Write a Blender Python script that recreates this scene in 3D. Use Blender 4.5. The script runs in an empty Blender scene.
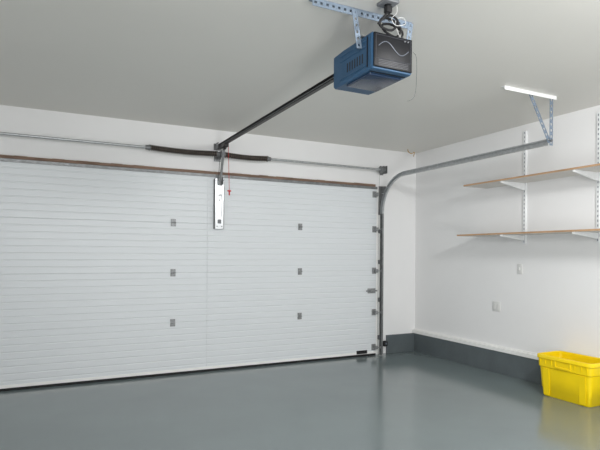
import bpy, bmesh, math, random
from mathutils import Vector, Matrix, Euler
random.seed(4)
S = bpy.context.scene
C = S.collection
PI = math.pi

# ------------------------------------------------------------------ materials
def srgb(r, g, b):
    f = lambda c: (c/255/12.92) if c/255 <= .04045 else ((c/255+.055)/1.055)**2.4
    return (f(r), f(g), f(b), 1)

def mat(name, col, rough=.5, metal=0, var=.06, scale=8, bump=0, bscale=60, stretch=(1,1,1), coat=0, rvar=0, spec=.5, detail=4):
    m = bpy.data.materials.new(name); m.use_nodes = True
    nt = m.node_tree; N = nt.nodes; L = nt.links
    b = N['Principled BSDF']
    tc = N.new('ShaderNodeTexCoord'); mp = N.new('ShaderNodeMapping')
    mp.inputs['Scale'].default_value = stretch
    L.new(tc.outputs['Object'], mp.inputs['Vector'])
    n = N.new('ShaderNodeTexNoise'); n.inputs['Scale'].default_value = scale; n.inputs['Detail'].default_value = detail
    L.new(mp.outputs['Vector'], n.inputs['Vector'])
    r = N.new('ShaderNodeValToRGB')
    r.color_ramp.elements[0].position = .3; r.color_ramp.elements[1].position = .7
    r.color_ramp.elements[0].color = tuple(c*(1-var) for c in col[:3])+(1,)
    r.color_ramp.elements[1].color = tuple(min(1, c*(1+var)) for c in col[:3])+(1,)
    L.new(n.outputs['Fac'], r.inputs['Fac']); L.new(r.outputs['Color'], b.inputs['Base Color'])
    b.inputs['Roughness'].default_value = rough
    b.inputs['Metallic'].default_value = metal
    b.inputs['Specular IOR Level'].default_value = spec
    if coat:
        b.inputs['Coat Weight'].default_value = coat; b.inputs['Coat Roughness'].default_value = .12
    if rvar:
        mr = N.new('ShaderNodeMapRange'); mr.inputs['To Min'].default_value = rough-rvar; mr.inputs['To Max'].default_value = rough+rvar
        L.new(n.outputs['Fac'], mr.inputs['Value']); L.new(mr.outputs['Result'], b.inputs['Roughness'])
    if bump:
        n2 = N.new('ShaderNodeTexNoise'); n2.inputs['Scale'].default_value = bscale; n2.inputs['Detail'].default_value = 3
        L.new(mp.outputs['Vector'], n2.inputs['Vector'])
        bp = N.new('ShaderNodeBump'); bp.inputs['Strength'].default_value = bump; bp.inputs['Distance'].default_value = .01
        L.new(n2.outputs['Fac'], bp.inputs['Height']); L.new(bp.outputs['Normal'], b.inputs['Normal'])
    return m

M = dict(
 wall   = mat('wall_paint', srgb(235,235,235), .6, var=.012, scale=1.5, bump=.06, bscale=90),
 ceil   = mat('ceiling_paint', srgb(223,221,215), .42, var=.015, scale=.8, bump=.05, bscale=60),
 floor  = mat('epoxy_floor', srgb(112,123,124), .16, var=.05, scale=1.2, bump=.03, bscale=14, rvar=.04, spec=.7),
 curb   = mat('curb_paint', srgb(90,98,101), .4, var=.08, scale=5, bump=.25, bscale=30),
 trimw  = mat('white_trim', srgb(242,242,240), .4, var=.01),
 wood   = mat('raw_wood', srgb(128,104,88), .7, var=.4, scale=5, stretch=(.9,14,14), bump=.2, bscale=30),
 door   = mat('door_steel', srgb(222,226,229), .36, var=.012, scale=4, bump=.10, bscale=40, stretch=(1.2,1,18)),
 galv   = mat('galvanised', srgb(180,183,185), .38, .6, var=.14, scale=26, bump=.03),
 galvd  = mat('dull_steel', srgb(126,128,129), .42, .5, var=.2, scale=22, bump=.03),
 hinge  = mat('hinge_steel', srgb(146,148,149), .4, .4, var=.2, scale=40, bump=.03),
 angle  = mat('perforated_steel', srgb(128,142,158), .45, .4, var=.12, scale=24),
 wangle = mat('white_steel', srgb(236,237,237), .4, .0, var=.03, scale=20),
 chan   = mat('bracket_steel', srgb(236,238,239), .3, .1, var=.03, scale=20),
 plate  = mat('bright_plate_steel', srgb(240,243,246), .25, .35, var=.03, scale=20),
 black  = mat('black_metal', srgb(38,36,36), .42, .3, var=.2, scale=12),
 spring = mat('spring_steel', srgb(92,83,76), .4, .45, var=.2, scale=30),
 core   = mat('spring_core', srgb(20,18,18), .6, .2, var=.1, scale=30),
 rubber = mat('black_rubber', srgb(26,26,28), .75, var=.2, scale=10),
 blue   = mat('blue_plastic', srgb(46,82,114), .48, var=.06, scale=14, bump=.08, bscale=160, spec=.4),
 dark   = mat('dark_plastic', srgb(20,21,25), .42, var=.08, scale=14, bump=.02, bscale=160, spec=.25),
 lens   = mat('lens_plastic', srgb(40,56,80), .25, var=.06, scale=9),
 silver = mat('silver_paint', srgb(110,116,126), .4, .2, var=.04),
 red    = mat('red_plastic', srgb(186,30,34), .45, var=.08),
 white  = mat('white_plastic', srgb(238,238,236), .35, var=.02),
 offw   = mat('offwhite_plastic', srgb(214,214,212), .35, var=.02),
 grey   = mat('grey_plastic', srgb(112,114,118), .4, var=.05),
 dgrey  = mat('dark_grey_plastic', srgb(52,54,60), .45, var=.05),
 slot   = mat('dark_slot', srgb(34,36,40), .6, var=.1),
 slot_shade  = mat('slot_shade_grey', srgb(160,166,173), .6, var=.1),  # shade inside the upright slots, put into a grey colour
 lam    = mat('white_laminate', srgb(212,208,202), .5, var=.02, scale=5),
 edge   = mat('tan_edging', srgb(184,148,114), .5, var=.2, scale=5, stretch=(8,.8,8)),
 yellow = mat('yellow_plastic', srgb(247,214,6), .4, var=.03, scale=6, bump=.03, bscale=60),
 wirey  = mat('yellow_wire', srgb(176,136,50), .5, var=.05),
)

# ------------------------------------------------------------------ mesh helpers
def BM(): return bmesh.new()
def V3(*a): return Vector(a)

def box(bm, x0, x1, y0, y1, z0, z1, bev=0, seg=2):
    vs = [bm.verts.new((x, y, z)) for x in (x0, x1) for y in (y0, y1) for z in (z0, z1)]
    F = [(0,1,3,2),(4,6,7,5),(0,4,5,1),(2,3,7,6),(0,2,6,4),(1,5,7,3)]
    fs = [bm.faces.new([vs[i] for i in f]) for f in F]
    if bev:
        es = {e for f in fs for e in f.edges}
        bmesh.ops.bevel(bm, geom=list(es), offset=bev, segments=seg, affect='EDGES', profile=.5)

def circ(r, n=10): return [(r*math.cos(2*PI*i/n), r*math.sin(2*PI*i/n)) for i in range(n)]

def sweep(bm, pts, prof, side=None, cap=True):
    pts = [Vector(p) for p in pts]
    rings = []; prev = None
    for i, p in enumerate(pts):
        a = pts[max(0, i-1)]; b = pts[min(len(pts)-1, i+1)]
        t = (b-a).normalized()
        if side is not None:
            s = Vector(side); s = (s - t*s.dot(t)).normalized()
        else:
            if prev is None:
                h = V3(0,0,1) if abs(t.z) < .9 else V3(1,0,0)
                s = t.cross(h).normalized()
            else:
                s = (prev - t*prev.dot(t)).normalized()
            prev = s
        n = t.cross(s)
        rings.append([bm.verts.new(p + s*q[0] + n*q[1]) for q in prof])
    k = len(prof)
    for r0, r1 in zip(rings, rings[1:]):
        for j in range(k):
            bm.faces.new((r0[j], r0[(j+1)%k], r1[(j+1)%k], r1[j]))
    if cap:
        bm.faces.new(list(reversed(rings[0]))); bm.faces.new(rings[-1])

def tube(bm, pts, r, n=10): sweep(bm, pts, circ(r, n))

def smooth_path(P, k=8):
    P = [Vector(p) for p in P]; out = []
    Q = [P[0]*2-P[1]] + P + [P[-1]*2-P[-2]]
    for i in range(1, len(Q)-2):
        a, b, c, d = Q[i-1:i+3]
        for j in range(k):
            t = j/k
            out.append(.5*((2*b)+(c-a)*t+(2*a-5*b+4*c-d)*t*t+(3*b-a-3*c+d)*t**3))
    out.append(P[-1]); return out

def lathe_x(bm, x0, cy, cz, prof, n=20):      # prof: (dx, r)
    rings = []
    for dx, r in prof:
        rings.append([bm.verts.new((x0+dx, cy+r*math.cos(2*PI*i/n), cz+r*math.sin(2*PI*i/n))) for i in range(n)])
    for a, b in zip(rings, rings[1:]):
        for j in range(n): bm.faces.new((a[j], a[(j+1)%n], b[(j+1)%n], b[j]))
    bm.faces.new(list(reversed(rings[0]))); bm.faces.new(rings[-1])

def prism_x(bm, x0, x1, poly):                # poly (y,z)
    a = [bm.verts.new((x0, y, z)) for y, z in poly]; b = [bm.verts.new((x1, y, z)) for y, z in poly]
    bm.faces.new(a); bm.faces.new(list(reversed(b)))
    for i in range(len(poly)):
        j = (i+1) % len(poly); bm.faces.new((a[i], b[i], b[j], a[j]))

def prism_y(bm, y0, y1, poly):                # poly (x,z)
    a = [bm.verts.new((x, y0, z)) for x, z in poly]; b = [bm.verts.new((x, y1, z)) for x, z in poly]
    bm.faces.new(a); bm.faces.new(list(reversed(b)))
    for i in range(len(poly)):
        j = (i+1) % len(poly); bm.faces.new((a[i], b[i], b[j], a[j]))

def strip(bm, p0, p1, wdir, w, pitch=.032, hole=.45, th=.003, edge=.22):
    """perforated flat strip from p0 to p1, width w along wdir, real slots, solid thickness"""
    p0 = Vector(p0); p1 = Vector(p1); d = p1-p0; L = d.length; d.normalize()
    wd = Vector(wdir); wd = (wd-d*wd.dot(d)).normalized(); nn = d.cross(wd)*th
    n = max(1, int(round(L/pitch))); ps = L/n
    def P(a, b, s): return p0 + d*a + wd*b + nn*s
    for i in range(n):
        a0, a1 = i*ps, (i+1)*ps; h0, h1 = a0+ps*edge, a1-ps*edge
        b0, b1 = -w/2, w/2; g0, g1 = -w*hole/2, w*hole/2
        o = [(a0,b0),(a1,b0),(a1,b1),(a0,b1)]; q = [(h0,g0),(h1,g0),(h1,g1),(h0,g1)]
        for s in (0, 1):
            ov = [bm.verts.new(P(*c, s)) for c in o]; qv = [bm.verts.new(P(*c, s)) for c in q]
            for k in range(4):
                f = (ov[k], ov[(k+1)%4], qv[(k+1)%4], qv[k]); bm.faces.new(f if s else f[::-1])
            if s == 0: o0, q0 = ov, qv
        for k in range(4):
            bm.faces.new((q0[k], qv[k], qv[(k+1)%4], q0[(k+1)%4]))
        for k in (0, 2):
            bm.faces.new((o0[k], o0[(k+1)%4], ov[(k+1)%4], ov[k]))
        if i == 0: bm.faces.new((o0[3], o0[0], ov[0], ov[3]))
        if i == n-1: bm.faces.new((o0[1], o0[2], ov[2], ov[1]))

def obj(name, bm, m, parent=None, smooth=False):
    base = Vector((0,0,0))
    if parent is not None:
        base = Vector(parent['_b']) 
    bmesh.ops.remove_doubles(bm, verts=bm.verts, dist=1e-6)
    bmesh.ops.recalc_face_normals(bm, faces=bm.faces)
    if base.length: bmesh.ops.translate(bm, vec=-base, verts=bm.verts)
    me = bpy.data.meshes.new(name); bm.to_mesh(me); bm.free()
    if smooth:
        for p in me.polygons: p.use_smooth = True
        try: me.set_sharp_from_angle(angle=math.radians(40))
        except Exception: pass
    me.materials.append(m)
    o = bpy.data.objects.new(name, me); C.objects.link(o)
    if parent is not None:
        o.parent = parent; o['_b'] = tuple(base)
    else: o['_b'] = (0,0,0)
    return o

def thing(name, label, cat, loc, group=None, kind=None):
    o = bpy.data.objects.new(name, None); C.objects.link(o)
    o.empty_display_size = .1
    o.location = loc; o['label'] = label; o['_b'] = tuple(loc)
    if cat: o['category'] = cat
    if group: o['group'] = group
    if kind: o['kind'] = kind
    return o
def tag(o, label, cat, group=None):
    o['label'] = label; o['category'] = cat
    if group: o['group'] = group
    return o
def struct(name, bm, m, label, cat, smooth=False):
    o = obj(name, bm, m, smooth=smooth); o['kind'] = 'structure'; o['label'] = label; o['category'] = cat; return o

# ------------------------------------------------------------------ dimensions
DY = 6.24      # inner face of door
WY = 6.30      # inner face of door wall
WX = 5.11      # inner face of right wall
LX, BY = -1.25, -2.3
H = 3.01
DX0, DX1 = -.41, 4.35
RX = 1.97      # opener rail

b = BM(); box(b, LX-.15, WX+.15, BY-.15, WY+.15, -.1, 0); struct('floor', b, M['floor'], 'glossy grey epoxy painted garage floor', 'floor')
b = BM(); box(b, LX-.15, WX+.15, BY-.15, WY+.15, H, H+.1); struct('ceiling', b, M['ceil'], 'flat painted off white garage ceiling', 'ceiling')
b = BM()
box(b, LX, -.33, WY, WY+.15, 0, H); box(b, 4.27, WX, WY, WY+.15, 0, H); box(b, -.33, 4.27, WY, WY+.15, 2.38, H)
struct('wall_front', b, M['wall'], 'white wall around and above the big sectional door', 'wall')
b = BM(); box(b, WX, WX+.15, BY, WY+.15, 0, H); struct('wall_right', b, M['wall'], 'plain white side wall behind the two shelves', 'wall')
b = BM(); box(b, LX-.15, LX, BY, WY+.15, 0, H); struct('wall_left', b, M['wall'], 'plain white side wall at the left of the door', 'wall')
b = BM(); box(b, LX-.15, WX+.15, BY-.15, BY, 0, H); struct('wall_back', b, M['wall'], 'plain white wall opposite the sectional door', 'wall')

b = BM(); box(b, WX-.052, WX, BY, WY-.001, .272, .320, .004); box(b, WX-.014, WX, BY, WY-.001, .320, .338, .002, 1)
struct('baseboard_right', b, M['trimw'], 'thin white trim board above the grey curb on side wall', 'baseboard')
b = BM(); box(b, WX-.040, WX, BY, WY, 0, .272, .003); struct('trim_1', b, M['curb'], 'grey painted concrete curb along foot of the side wall', 'curb')
b = BM(); box(b, 4.57, WX-.040, WY-.04, WY, 0, .27, .006); struct('trim_2', b, M['curb'], 'short grey painted concrete curb in corner beside the door', 'curb')
b = BM()
n = 40
for i in range(n):
    x0 = DX0-.1 + i*(4.86/n); x1 = x0+4.86/n
    box(b, x0, x1, WY-.030-random.random()*.003, WY, 2.450-random.random()*.002, 2.480+random.random()*.005)
struct('trim_3', b, M['wood'], 'rough brown wood strip along top of the sectional door', 'wood strip')
b = BM(); box(b, 4.33, 4.50, WY-.02, WY, 0, 2.44, .003); struct('trim_4', b, M['trimw'], 'white jamb board behind the upright door track', 'door jamb')

# ------------------------------------------------------------------ sectional door
door = thing('door_1', 'white ribbed steel sectional garage door, closed', 'garage door', (RX, DY, 0), kind='structure')
def door_profile(z0, z1, ribs=8, d=.0030, back=.045):
    pts = []; p = (z1-z0)/ribs
    pts.append((DY+.0045, z0+.0002))
    pts.append((DY, z0+.006))
    for i in range(1, ribs):
        zc = z0+i*p
        pts += [(DY, zc-.009), (DY+d, zc-.003), (DY+d, zc+.003), (DY, zc+.009)]
    pts.append((DY, z1-.006)); pts.append((DY+.0045, z1-.0002))
    pts += [(DY+back, z1-.0002), (DY+back, z0+.0002)]
    return pts
for i in range(4):
    z0 = .025+i*.6; z1 = z0+.6
    b = BM(); pr = door_profile(z0, z1)
    prism_x(b, DX0, 1.8280, pr); prism_x(b, 1.8310, DX1, pr)
    box(b, 1.825, 1.834, DY+.006, DY+.010, z0+.006, z1-.006)
    o = obj('door_panel', b, M['door'], door)
b = BM(); box(b, DX0, DX1, DY-.004, DY+.04, 0, .026, .004); obj('bottom_seal', b, M['rubber'], door)
b = BM(); box(b, DX0, DX1, DY-.004, DY-.0005, .030, .062); obj('bottom_rail', b, M['trimw'], door)
b = BM(); prism_x(b, DX0, DX1, [(DY-.018,2.406),(DY-.018,2.440),(DY+.03,2.446),(DY+.03,2.425),(DY-.012,2.427),(DY-.012,2.406)]); obj('top_seal', b, M['galvd'], door)
def hinge(x, z):
    h = BM()
    box(h, x-.030, x+.030, DY-.006, DY, z+.008, z+.044, .0015, 1)
    box(h, x-.030, x+.030, DY-.006, DY, z-.044, z-.008, .0015, 1)
    for s in (-1, 0, 1): tube(h, [(x+s*.020-.008, DY-.011, z), (x+s*.020+.008, DY-.011, z)], .010, 10)
    box(h, x-.018, x+.018, DY-.012, DY-.004, z-.028, z+.028, .002, 1)
    o = obj('hinge', h, M['hinge'], door)
    for dx in (-.022, .022):
        for dz in (-.034, .034):
            s = BM(); tube(s, [(x+dx, DY-.011, z+dz), (x+dx, DY-.005, z+dz)], .006, 8); obj('screw', s, M['galvd'], o)
for x in (1.41, 3.11):
    for z in (.625, 1.225, 1.825): hinge(x, z)
# end hinges with rollers in the track
for z in (.12, .625, 1.225, 1.825, 2.33):
    h = BM()
    box(h, 4.275, 4.345, DY-.006, DY, z-.045, z+.045, .0015, 1)
    box(h, 4.305, 4.343, DY-.07, DY-.004, z-.024, z+.024, .004, 1)
    o = obj('roller_hinge', h, M['hinge'], door)
    yr = 6.17 if z < 2.06 else 6.17-.5+math.sqrt(.25-(z-2.06)**2)
    r = BM(); tube(r, [(4.335, yr, z), (4.40, yr, z)], .006, 8)
    lathe_x(r, 4.39, yr, z, [(0,.018),(.003,.022),(.012,.022),(.014,.018)])
    obj('roller', r, M['galv'], o, True)
# slide lock
b = BM(); box(b, 4.20, 4.335, DY-.008, DY, .90, .97, .002, 1); box(b, 4.17, 4.36, DY-.020, DY-.008, .925, .945, .002, 1); box(b, 4.22, 4.235, DY-.045, DY-.018, .925, .945, .003, 1)
obj('slide_lock', b, M['hinge'], door)
# bottom lift handle
b = BM(); box(b, 4.02, 4.20, DY-.006, DY, .035, .085, .002, 1)
sweep(b, smooth_path([(4.04, DY-.004, .06), (4.045, DY-.03, .06), (4.11, DY-.038, .06), (4.175, DY-.03, .06), (4.18, DY-.004, .06)], 4), circ(.007, 8))
obj('lift_handle', b, M['rubber'], door)
# operator bracket: tall bright channel on top section
PX0, PX1, PF = 1.912, 2.018, DY-.055
b = BM()
box(b, PX0, PX1, PF, PF+.004, 1.765, 2.385, .001, 1)
ob = obj('reinforcement_bracket', b, M['plate'], door); ob['label'] = 'tall shiny metal plate fixed under the opener arm'
for xx in (PX0-.006, PX1):
    b = BM(); box(b, xx, xx+.006, PF-.004, DY, 1.765, 2.385); obj('side_flange', b, M['galvd'], ob)
for xx in (PX0+.022, PX1-.028):
    b = BM(); box(b, xx, xx+.006, PF-.004, PF, 1.92, 2.30, .001, 1); obj('raised_bead', b, M['galv'], ob)
for z, dx in ((1.795,-.03), (1.795,.03), (2.12,0)):
    s = BM(); tube(s, [(RX-.004+dx, PF-.007, z), (RX-.004+dx, PF, z)], .008, 8); obj('bolt', s, M['galvd'], ob)
b = BM(); box(b, RX-.026, RX+.018, PF-.003, PF, 1.83, 1.88, .002, 1); obj('slot_cover', b, M['grey'], ob)
b = BM(); box(b, RX-.028, RX-.023, PF-.055, PF, 2.31, 2.40); box(b, RX+.019, RX+.024, PF-.055, PF, 2.31, 2.40); box(b, RX-.028, RX+.024, PF-.004, PF, 2.30, 2.40); tube(b, [(RX-.038, PF-.035, 2.36), (RX+.034, PF-.035, 2.36)], .007)
obj('arm_clevis', b, M['galvd'], door)

# ------------------------------------------------------------------ track
TX = 4.395
trk = thing('door_track', 'galvanised roller track bending from right door edge up and along under the ceiling', 'door track', (TX, 6.17, 0))
cprof = [(.014,-.026),(.014,.026),(-.014,.026),(-.014,.019),(-.011,.019),(-.011,.023),(.011,.023),(.011,-.023),(-.011,-.023),(-.011,-.019),(-.014,-.019),(-.014,-.026)]
R = .50; ZC = 2.56-R
b = BM(); sweep(b, [(TX, 6.17, .01), (TX, 6.17, ZC-.01)], cprof, side=(1,0,0)); obj('vertical_track', b, M['galvd'], trk)
arc = [(TX, 6.17-R+R*math.cos(a), ZC+R*math.sin(a)) for a in [i*PI/2/20 for i in range(21)]]
b = BM(); sweep(b, [(TX, 6.17, ZC-.009)]+arc+[(TX, 5.58, 2.56)], cprof, side=(1,0,0)); obj('curved_track', b, M['galv'], trk, True)
b = BM(); sweep(b, [(TX, 5.58, 2.56), (TX, 3.44, 2.56)], cprof, side=(1,0,0)); obj('horizontal_track', b, M['galv'], trk)
b = BM(); box(b, TX+.014, TX+.017, 3.44, 5.72, 2.56, 2.60); box(b, TX-.012, TX+.017, 3.44, 5.72, 2.587, 2.59)
obj('stiffening_angle', b, M['galv'], trk)
b = BM(); prism_x(b, TX+.0145, TX+.018, [(WY-.02,2.04),(WY-.02,2.46),(6.10,2.44),(6.13,2.28),(6.15,2.04)]); box(b, TX+.015, TX+.06, WY-.024, WY-.02, 2.04, 2.46)
obj('flag_bracket', b, M['galvd'], trk)
for z in (.25, .80, 1.35, 1.80):
    b = BM(); box(b, TX+.0145, TX+.018, 6.15, WY-.02, z-.03, z+.03); box(b, TX+.018, TX+.062, WY-.024, WY-.02, z-.03, z+.03); tube(b, [(TX+.018,6.18,z),(TX+.026,6.18,z)], .008, 8)
    obj('jamb_bracket', b, M['galvd'], trk)

# ------------------------------------------------------------------ rear track hanger
hg = thing('track_hanger', 'white ceiling angle with two slotted struts holding the track end', 'hanger', (4.40, 3.42, H))
b = BM(); box(b, 3.77, 4.47, 3.398, 3.438, H-.005, H); box(b, 3.77, 4.47, 3.398, 3.403, H-.034, H-.004); o = obj('ceiling_angle', b, M['wangle'], hg)
b = BM(); strip(b, (TX+.020, 3.412, 2.53), (TX+.020, 3.412, H-.01), (1,0,0), .046, .058, .42, .003, .3); obj('hanger_strut', b, M['angle'], hg)
b = BM(); strip(b, (TX+.010, 3.422, 2.56), (4.13, 3.422, H-.01), (1,0,.3), .042, .058, .42, .003, .3); obj('brace_strut', b, M['angle'], hg)
b = BM(); tube(b, [(TX+.012, 3.395, 2.575), (TX+.012, 3.4385, 2.575)], .012, 10); obj('bolt', b, M['galvd'], hg)

# ------------------------------------------------------------------ torsion spring assembly
SZ, SY = 2.685, 6.17
ts = thing('torsion_spring_shaft', 'steel torsion shaft with two dark coil springs above the door', 'torsion spring', (RX, SY, SZ))
b = BM(); tube(b, [(-.55, SY, SZ), (4.46, SY, SZ)], .0145, 14); obj('shaft', b, M['galv'], ts, True)
def coil(x0, x1, r=.029, w=.0070, pitch=.0230):
    bb = BM(); n = int((x1-x0)/pitch); k = 14
    pts = []
    f = lambda x: -.012*math.sin(PI*(x-x0)/(x1-x0))
    for i in range(n*k+1):
        a = 2*PI*i/k; x = x0+(x1-x0)*i/(n*k)
        pts.append((x, SY+r*math.cos(a), SZ+f(x)+r*math.sin(a)))
    sweep(bb, pts, circ(w, 6))
    o = obj('spring', bb, M['spring'], ts, True)
    bb = BM(); tube(bb, [(x0+(x1-x0)*i/10, SY, SZ+f(x0+(x1-x0)*i/10)) for i in range(11)], r-.005, 14)
    obj('spring_core', bb, M['core'], o, True)
    return o
s1 = coil(1.12, 1.92); s2 = coil(2.02, 2.59)
def cone(x, sgn, par):
    bb = BM(); lathe_x(bb, x, SY, SZ, [(0,.036),(sgn*.012,.036),(sgn*.02,.028),(sgn*.05,.026),(sgn*.055,.018)])
    obj('winding_cone', bb, M['galvd'], par, True)
cone(1.12, -1, s1); cone(2.59, 1, s2); cone(1.915, 1, s1); cone(2.025, -1, s2)
b = BM(); box(b, RX-.004, RX+.004, SY-.04, WY-.002, SZ-.045, SZ+.04, .002, 1); box(b, RX-.045, RX+.045, WY-.006, WY-.002, SZ-.07, SZ+.045, .002, 1); lathe_x(b, RX-.012, SY, SZ, [(0,.03),(.024,.03)])
cb = obj('centre_bracket', b, M['galvd'], ts)
for dx in (-.03, .03):
    b = BM(); tube(b, [(RX+dx, WY-.016, SZ-.055), (RX+dx, WY-.005, SZ-.055)], .009, 6); obj('bolt', b, M['galv'], cb)
b = BM(); box(b, 4.445, 4.449, SY-.05, WY-.002, SZ-.055, SZ+.055); box(b, 4.449, 4.50, WY-.006, WY-.002, SZ-.055, SZ+.055); lathe_x(b, 4.43, SY, SZ, [(0,.026),(.016,.026)])
obj('end_bearing_plate', b, M['galvd'], ts)
b = BM(); lathe_x(b, 4.36, SY, SZ, [(0,.030),(.002,.052),(.010,.052),(.014,.044),(.045,.044),(.049,.056),(.056,.056),(.06,.03)], 28); obj('cable_drum', b, M['galvd'], ts, True)
b = BM(); tube(b, [(4.385, SY+.045, SZ), (4.362, 6.215, 2.2), (4.362, 6.215, .10)], .0022, 6); obj('lift_cable', b, M['galvd'], ts)

# ------------------------------------------------------------------ opener
op = thing('garage_door_opener', 'blue and black garage door opener with long black rail', 'door opener', (RX, 2.9, 2.61))
HX0, HX1, HY0, HY1, HZ0, HZ1 = 1.815, 2.125, 2.665, 3.16, 2.612, 2.842
b = BM()
prof = [(HX0+.010,HZ0),(HX1-.010,HZ0),(HX1,HZ0+.012),(HX1,HZ1-.012),(HX1-.010,HZ1),(HX0+.010,HZ1),(HX0,HZ1-.012),(HX0,HZ0+.012)]
cx, cz = (HX0+HX1)/2, (HZ0+HZ1)/2
rings = []
for y, s in ((HY0,.97),(HY0+.010,1),(HY0+.36,1),(HY1-.02,.97),(HY1,.88)):
    rings.append([b.verts.new((cx+(x-cx)*s, y, cz+(z-cz)*s)) for x, z in prof])
for r0, r1 in zip(rings, rings[1:]):
    for j in range(len(prof)): b.faces.new((r0[j], r0[(j+1)%len(prof)], r1[(j+1)%len(prof)], r1[j]))
b.faces.new(rings[0]); b.faces.new(rings[-1][::-1])
hs = obj('housing', b, M['blue'], op)
for k in range(7):
    b = BM(); y = HY0+.10+k*.030
    box(b, HX0-.0015, HX0+.003, y, y+.012, HZ0+.06, HZ0+.12)
    obj('vent_slot', b, M['slot'], hs)
for zz in (HZ0+.030, HZ0+.150, HZ0+.185):
    b = BM(); box(b, HX0-.005, HX0+.002, HY0+.07, HY0+.38, zz, zz+.010, .002, 1); obj('casing_rib', b, M['blue'], hs)
b = BM()
for (a0, a1, c0, c1) in ((HX0-.003, HX0+.001, HZ0+.02, HZ1-.02), (HX1-.001, HX1+.003, HZ0+.02, HZ1-.02), (HX0+.02, HX1-.02, HZ0-.003, HZ0+.001)):
    box(b, a0, a1, HY0+.045, HY0+.055, c0, c1)
obj('seam_band', b, M['dark'], hs)
b = BM(); box(b, HX0+.008, HX1-.008, HY0-.012, HY0+.002, HZ0+.012, HZ1-.006, .006, 3)
ep = obj('end_panel', b, M['dark'], op, True)
b = BM()
fr = [(HX0+.022, HZ0+.065), (HX1-.022, HZ0+.065), (HX1-.022, HZ1-.02), (HX0+.022, HZ1-.02), (HX0+.022, HZ0+.065)]
for (a, c) in zip(fr, fr[1:]): tube(b, [(a[0], HY0-.012, a[1]), (c[0], HY0-.012, c[1])], .0022, 6)
obj('panel_border', b, M['dgrey'], ep)
b = BM(); pts = []
for i in range(33):
    t = i/32; x = HX0+.04+t*.23
    pts.append((x, HY0-.013, cz+.026+.034*math.sin(t*2*PI)))
sweep(b, pts, circ(.0027, 6)); e = obj('wave_line', b, M['silver'], ep, True)
for k in range(4):
    b = BM(); box(b, HX0+.04, HX1-.04, HY0-.0135, HY0-.010, HZ0+.024+k*.010, HZ0+.028+k*.010)
    obj('louvre', b, M['dgrey'], ep)
b = BM(); box(b, HX0+.03, HX1-.03, HY0+.07, HY0+.35, HZ0-.014, HZ0+.004, .008, 3); obj('light_lens', b, M['lens'], op, True)
for k in range(2):
    b = BM(); tube(b, [(HX1-.045-.025*k, HY0-.0115, HZ1-.03), (HX1-.045-.025*k, HY0-.018, HZ1-.03)], .005, 10); obj('button', b, M['grey'], ep)
# rail
RZ = 2.795
b = BM()
prism_y(b, 3.10, 6.225, [(RX-.020,RZ+.020),(RX+.020,RZ+.020),(RX+.020,RZ+.014),(RX+.006,RZ+.014),(RX+.006,RZ-.014),(RX+.018,RZ-.014),(RX+.018,RZ-.020),(RX-.018,RZ-.020),(RX-.018,RZ-.014),(RX-.006,RZ-.014),(RX-.006,RZ+.014),(RX-.020,RZ+.014)])
obj('rail', b, M['black'], op)
b = BM(); box(b, RX-.03, RX+.03, HY1-.03, HY1+.14, RZ-.034, RZ+.026, .006, 2); obj('rail_collar', b, M['blue'], op)
for sx in (-.013, .013):
    b = BM(); tube(b, [(RX+sx, 3.1, RZ-.004), (RX+sx, 6.1, RZ-.004)], .004, 6); obj('chain', b, M['galvd'], op)
b = BM(); box(b, RX-.03, RX+.03, 5.94, 6.09, RZ-.055, RZ-.012, .006, 2); box(b, RX-.012, RX+.012, 5.98, 6.05, RZ-.08, RZ-.05, .004, 1)
tr = obj('trolley', b, M['black'], op)
b = BM()
arm = smooth_path([(RX-.002, 6.03, RZ-.06), (RX-.002, 6.06, RZ-.14), (RX-.002, 6.11, RZ-.28), (RX-.002, PF-.035, 2.36)], 6)
sweep(b, arm, [(-.013,-.010),(.013,-.010),(.013,.010),(-.013,.010)], side=(1,0,0)); obj('door_arm', b, M['galvd'], op)
b = BM(); sweep(b, smooth_path([(RX+.03, 5.96, RZ-.05), (RX+.036, 5.96, 2.5), (RX+.045, 5.96, 2.22)], 5), circ(.003, 6)); rc = obj('release_cord', b, M['red'], op)
b = BM(); box(b, RX+.020, RX+.070, 5.952, 5.968, 2.205, 2.222, .005, 2); box(b, RX+.037, RX+.053, 5.953, 5.967, 2.16, 2.21, .005, 2); obj('release_handle', b, M['red'], rc)
b = BM(); sweep(b, smooth_path([(RX-.03, 6.00, RZ-.05), (RX-.055, 6.02, 2.6), (RX-.05, 6.08, 2.40)], 5), circ(.003, 6)); obj('release_cord', b, M['black'], op)
b = BM(); box(b, RX-.05, RX+.05, WY-.006, WY-.001, 2.755, 2.838, .002, 1); box(b, RX-.03, RX-.026, 6.17, WY-.004, 2.765, 2.835); box(b, RX+.026, RX+.03, 6.17, WY-.004, 2.765, 2.835); tube(b, [(RX-.04, 6.20, RZ), (RX+.04, 6.20, RZ)], .006, 8)
obj('header_bracket', b, M['galvd'], op)
# thin antenna wire dangling from end panel
b = BM(); sweep(b, smooth_path([(2.12, HY0-.012, 2.76), (2.135, HY0-.03, 2.72), (2.138, HY0-.03, 2.60), (2.130, HY0-.03, 2.50), (2.10, HY0-.04, 2.45), (2.05, HY0-.05, 2.425)], 6), circ(.0011, 6)); w = obj('antenna_wire', b, M['dgrey'], op)

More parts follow.
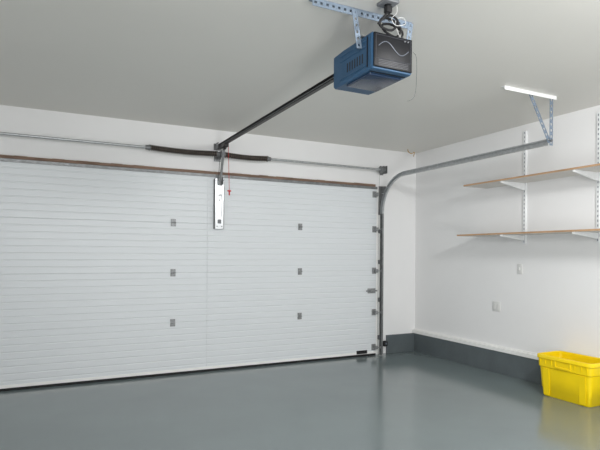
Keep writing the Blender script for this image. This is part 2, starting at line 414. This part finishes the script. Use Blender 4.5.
# opener hanger
oh = thing('opener_hanger', 'slotted steel angle on the ceiling with struts holding the opener', 'hanger', (RX, 2.79, H))
b = BM(); strip(b, (1.45, 2.79, H-.004), (2.20, 2.79, H-.004), (0,1,0), .05, .042, .34, .003, .3); strip(b, (1.45, 2.766, H-.027), (2.20, 2.766, H-.027), (0,0,1), .046, .042, .34, .003, .3); obj('ceiling_angle', b, M['angle'], oh)
for x, sx in ((1.785, 1), (2.15, -1)):
    b = BM(); strip(b, (x, 2.76, 2.76), (x-.04*sx, 2.76, H-.008), (1,0,0), .038, .040, .36, .003, .3)
    obj('strut', b, M['angle'], oh)
b = BM(); box(b, 1.775, 2.16, 2.765, 2.80, 2.843, 2.849, .002, 1); obj('cross_strap', b, M['galvd'], oh)

# ceiling outlet and cords
co = thing('ceiling_outlet', 'small outlet box on the ceiling above the blue opener', 'outlet', (1.89, 2.60, H))
b = BM(); box(b, 1.84, 1.94, 2.555, 2.655, H-.02, H, .004, 2); obj('cover_plate', b, M['grey'], co, True)
b = BM(); lathe_x(b, 0, 0, 0, [(0,.022),(.006,.022)], 18); bmesh.ops.rotate(b, verts=b.verts, cent=(0,0,0), matrix=Matrix.Rotation(PI/2, 3, 'Y')); bmesh.ops.translate(b, verts=b.verts, vec=(1.89, 2.605, H-.019)); obj('socket', b, M['slot'], co)
pc = thing('power_cord', 'black power cord looped between ceiling outlet and opener', 'power cord', (1.89, 2.605, H-.03))
b = BM(); box(b, 1.87, 1.91, 2.585, 2.625, H-.07, H-.028, .006, 2); obj('plug', b, M['rubber'], pc, True)
b = BM(); sweep(b, smooth_path([(1.89,2.605,H-.065),(1.86,2.61,H-.10),(1.83,2.62,H-.14),(1.87,2.63,H-.10),(1.94,2.64,H-.06),(2.00,2.65,H-.085),(1.96,2.66,H-.14),(1.88,2.67,H-.125),(1.90,2.68,H-.07),(1.99,2.69,H-.06),(2.06,2.70,H-.10),(2.03,2.71,H-.15),(1.95,2.715,H-.13),(1.93,2.72,H-.09),(2.00,2.725,H-.07),(2.09,2.725,H-.10),(2.08,2.73,H-.145),(2.04,2.735,H-.157)], 7), circ(.0075, 8)); obj('cable', b, M['rubber'], pc, True)
b = BM(); sweep(b, smooth_path([(1.95,2.60,H-.002),(1.96,2.61,H-.05),(1.93,2.62,H-.09),(1.97,2.63,H-.12),(2.05,2.64,H-.09),(2.04,2.65,H-.05),(1.99,2.66,H-.07),(2.02,2.68,H-.13),(2.07,2.70,H-.164)], 7), circ(.0019, 6))
tag(obj('sensor_wire', b, M['offw'], smooth=True), 'thin white wire curling down from ceiling beside the black cord', 'wire')
b = BM(); sweep(b, smooth_path([(4.81,6.12,H-.001),(4.82,6.11,H-.04),(4.87,6.10,H-.06),(4.915,6.10,H-.035),(4.905,6.10,H-.10)], 6), circ(.0055, 6))
tag(obj('wire_stub', b, M['wirey'], smooth=True), 'short loose yellowish wire hooked under the ceiling near the room corner', 'wire')

# safety sensor near floor beside track
ss = thing('safety_sensor', 'small dark door safety sensor low beside the door track', 'sensor', (4.50, 6.22, 0))
b = BM(); box(b, 4.47, 4.53, 6.19, 6.245, .12, .20, .008, 2); obj('housing', b, M['rubber'], ss, True)
b = BM(); box(b, 4.485, 4.515, 6.245, WY-.018, .14, .18, .002, 1); obj('mounting_bracket', b, M['galvd'], ss)
b = BM(); box(b, 4.488, 4.512, 6.187, 6.192, .15, .175, .002, 1); obj('lens', b, M['silver'], ss)

# ------------------------------------------------------------------ shelving
SXF = 4.70
for z, y1, lab in ((2.315, 4.87, 'upper white wall shelf with tan front edge'), (1.70, 4.98, 'lower white wall shelf with tan front edge')):
    t = thing('shelf_board', lab, 'shelf', ((SXF+WX)/2, 3.6, z), 'boards of the wall shelving')
    b = BM(); box(b, SXF+.003, WX-.024, 2.1, y1, z, z+.019, .001, 1); obj('board', b, M['lam'], t)
    b = BM(); box(b, SXF, SXF+.003, 2.1, y1, z, z+.019); box(b, SXF, WX-.024, y1, y1+.003, z, z+.019); obj('edging', b, M['edge'], t)
for y, lab, bl in ((4.29, 'slotted white shelf upright nearest the door corner', 'on the upright nearest the door'), (3.385, 'slotted white shelf upright above the yellow bin', 'on the upright above the yellow bin'), (2.48, 'slotted white shelf upright farthest from the door', 'on the upright farthest from the door')):
    t = thing('shelf_upright', lab, 'shelf upright', (WX, y, 1.6), 'slotted shelf uprights')
    b = BM(); strip(b, (WX-.020, y, 1.60), (WX-.020, y, 2.93), (0,1,0), .034, .050, .36, .002, .27); box(b, WX-.020, WX, y-.019, y-.0165, 1.6, 2.93); box(b, WX-.020, WX, y+.0165, y+.019, 1.6, 2.93)
    obj('channel', b, M['chan'], t)
    b = BM(); box(b, WX-.010, WX-.001, y-.0155, y+.0155, 1.61, 2.92); obj('slot_shade_strip', b, M['slot_shade'], t)  # added grey strip, its colour stands in for shade behind the slots
    for z, sl in ((2.315, 'upper'), (1.70, 'lower')):
        t2 = thing('shelf_bracket', 'tapered white bracket under the %s shelf %s' % (sl, bl), 'shelf bracket', (WX-.024, y, z), 'brackets carrying the wall shelves')
        dz = .085 if sl == 'upper' else .062
        b = BM(); prism_y(b, y-.010, y+.010, [(WX-.024, z-.001), (WX-.024, z-dz), (WX-.05, z-dz), (SXF+.02, z-.020), (SXF+.012, z-.001)])
        obj('arm', b, M['chan'], t2)
        b = BM(); box(b, SXF+.008, SXF+.022, y-.012, y+.012, z-.022, z-.001, .002, 1); obj('end_tip', b, M['wangle'], t2)

# ------------------------------------------------------------------ wall plates
wo = thing('wall_outlet', 'white double outlet plate low on the side wall', 'outlet', (WX, 4.71, .82))
b = BM(); box(b, WX-.010, WX, 4.65, 4.77, .76, .88, .003, 2); pl = obj('cover_plate', b, M['offw'], wo, True)
for dy in (-.027, .027):
    b = BM(); box(b, WX-.013, WX-.008, 4.71+dy-.018, 4.71+dy+.018, .785, .855, .003, 1); obj('receptacle', b, M['offw'], pl)
sw = thing('light_switch', 'single white wall switch below the lower shelf', 'switch', (WX, 4.36, 1.30))
b = BM(); box(b, WX-.010, WX, 4.325, 4.395, 1.24, 1.36, .003, 2); obj('cover_plate', b, M['offw'], sw, True)
b = BM(); box(b, WX-.018, WX-.008, 4.352, 4.368, 1.285, 1.32, .003, 2); obj('toggle', b, M['white'], sw)

# ------------------------------------------------------------------ yellow bin
BX, BYc = 4.862, 3.47
bn = thing('storage_bin', 'open bright yellow plastic bin on the floor against side wall', 'bin', (BX, BYc, 0))
def rr(hx, hy, r, z, n=5):
    pts = []
    for cx_, cy_, a0 in ((hx-r, hy-r, 0), (-hx+r, hy-r, 90), (-hx+r, -hy+r, 180), (hx-r, -hy+r, 270)):
        for i in range(n+1):
            a = math.radians(a0+90*i/n)
            pts.append((BX+cx_+r*math.cos(a), BYc+cy_+r*math.sin(a), z))
    return pts
def loft(bm, loops, cap0=False, cap1=False):
    R_ = [[bm.verts.new(p) for p in l] for l in loops]; k = len(R_[0])
    for a, c in zip(R_, R_[1:]):
        for j in range(k): bm.faces.new((a[j], a[(j+1)%k], c[(j+1)%k], c[j]))
    if cap0: bm.faces.new(R_[0][::-1])
    if cap1: bm.faces.new(R_[-1])
hb, hy_ = .146, .266
b = BM()
loft(b, [rr(hb-.01,hy_-.01,.03,.0), rr(hb,hy_,.035,.012), rr(.152,.272,.037,.085), rr(.156,.276,.037,.090), rr(.163,.283,.04,.20), rr(.170,.290,.04,.300), rr(.180,.300,.042,.310), rr(.182,.302,.042,.395),
         rr(.173,.293,.040,.395), rr(.168,.288,.040,.310), rr(.158,.278,.036,.20), rr(hb-.006,hy_-.006,.03,.018)], True, True)
obj('body', b, M['yellow'], bn, True)
b = BM()
loft(b, [rr(.180,.300,.042,.392), rr(.190,.310,.05,.390), rr(.195,.315,.052,.395), rr(.195,.315,.052,.424), rr(.190,.310,.05,.431), rr(.178,.298,.042,.432), rr(.171,.291,.04,.426), rr(.171,.291,.04,.392)])
obj('rim', b, M['yellow'], bn, True)
for yy in (-.26, -.20, -.13, .13, .20, .26):
    b = BM(); prism_y(b, BYc+yy-.004, BYc+yy+.004, [(BX-.179,.312),(BX-.192,.391),(BX-.179,.391)])
    obj('rib', b, M['yellow'], bn)
for yy in (-.20, .20):
    b = BM(); prism_y(b, BYc+yy-.035, BYc+yy+.035, [(BX-.150,.015),(BX-.156,.015),(BX-.175,.295),(BX-.164,.295)])
    obj('corner_rib', b, M['yellow'], bn)
b = BM()
box(b, BX-.191, BX-.176, BYc-.09, BYc+.09, .318, .334, .004, 2); box(b, BX-.191, BX-.176, BYc-.09, BYc-.077, .334, .391, .003, 2); box(b, BX-.191, BX-.176, BYc+.077, BYc+.09, .334, .391, .003, 2)
obj('handle', b, M['yellow'], bn, True)

# ------------------------------------------------------------------ lights
def area(name, loc, target, size, power, col=(1,1,1), sy=None, spread=180):
    l = bpy.data.lights.new(name, 'AREA'); l.energy = power; l.size = size; l.color = col
    l.spread = math.radians(spread)
    if sy: l.shape = 'RECTANGLE'; l.size_y = sy
    o = bpy.data.objects.new(name, l); C.objects.link(o); o.location = loc
    o.rotation_euler = (Vector(target)-Vector(loc)).to_track_quat('-Z', 'Y').to_euler(); return o
area('key_light', (-.3, -.4, 2.4), (3.6, 6.0, 1.2), .9, 82, (1,1,1))
area('bounce_light', (1.6, -1.0, .8), (3.5, 3.4, 3.1), 1.4, 48, (1,1,.995), None, 120)
area('ceiling_lamp', (3.0, .95, H-.06), (3.6, 2.8, 0), .9, 108, (1,1,1), .5)
w = bpy.data.worlds.new('world'); S.world = w; w.use_nodes = True
w.node_tree.nodes['Background'].inputs[0].default_value = (.6,.65,.7,1); w.node_tree.nodes['Background'].inputs[1].default_value = .5

# ------------------------------------------------------------------ camera
cam = bpy.data.cameras.new('camera'); co_ = bpy.data.objects.new('camera', cam); C.objects.link(co_)
cam.sensor_width = 36; cam.lens = 518/600*36; cam.shift_y = 29/600; cam.clip_start = .05
co_.location = (0, 0, 1.46)
mtx = Matrix.Rotation(math.radians(-26.5), 4, 'Z') @ Matrix.Rotation(PI/2, 4, 'X') @ Matrix.Rotation(math.radians(.4), 4, 'Z')
co_.rotation_euler = mtx.to_euler()
S.camera = co_
for o in S.objects:
    if '_b' in o.keys(): del o['_b']
S.view_settings.view_transform = 'Standard'
S.view_settings.look = 'None'
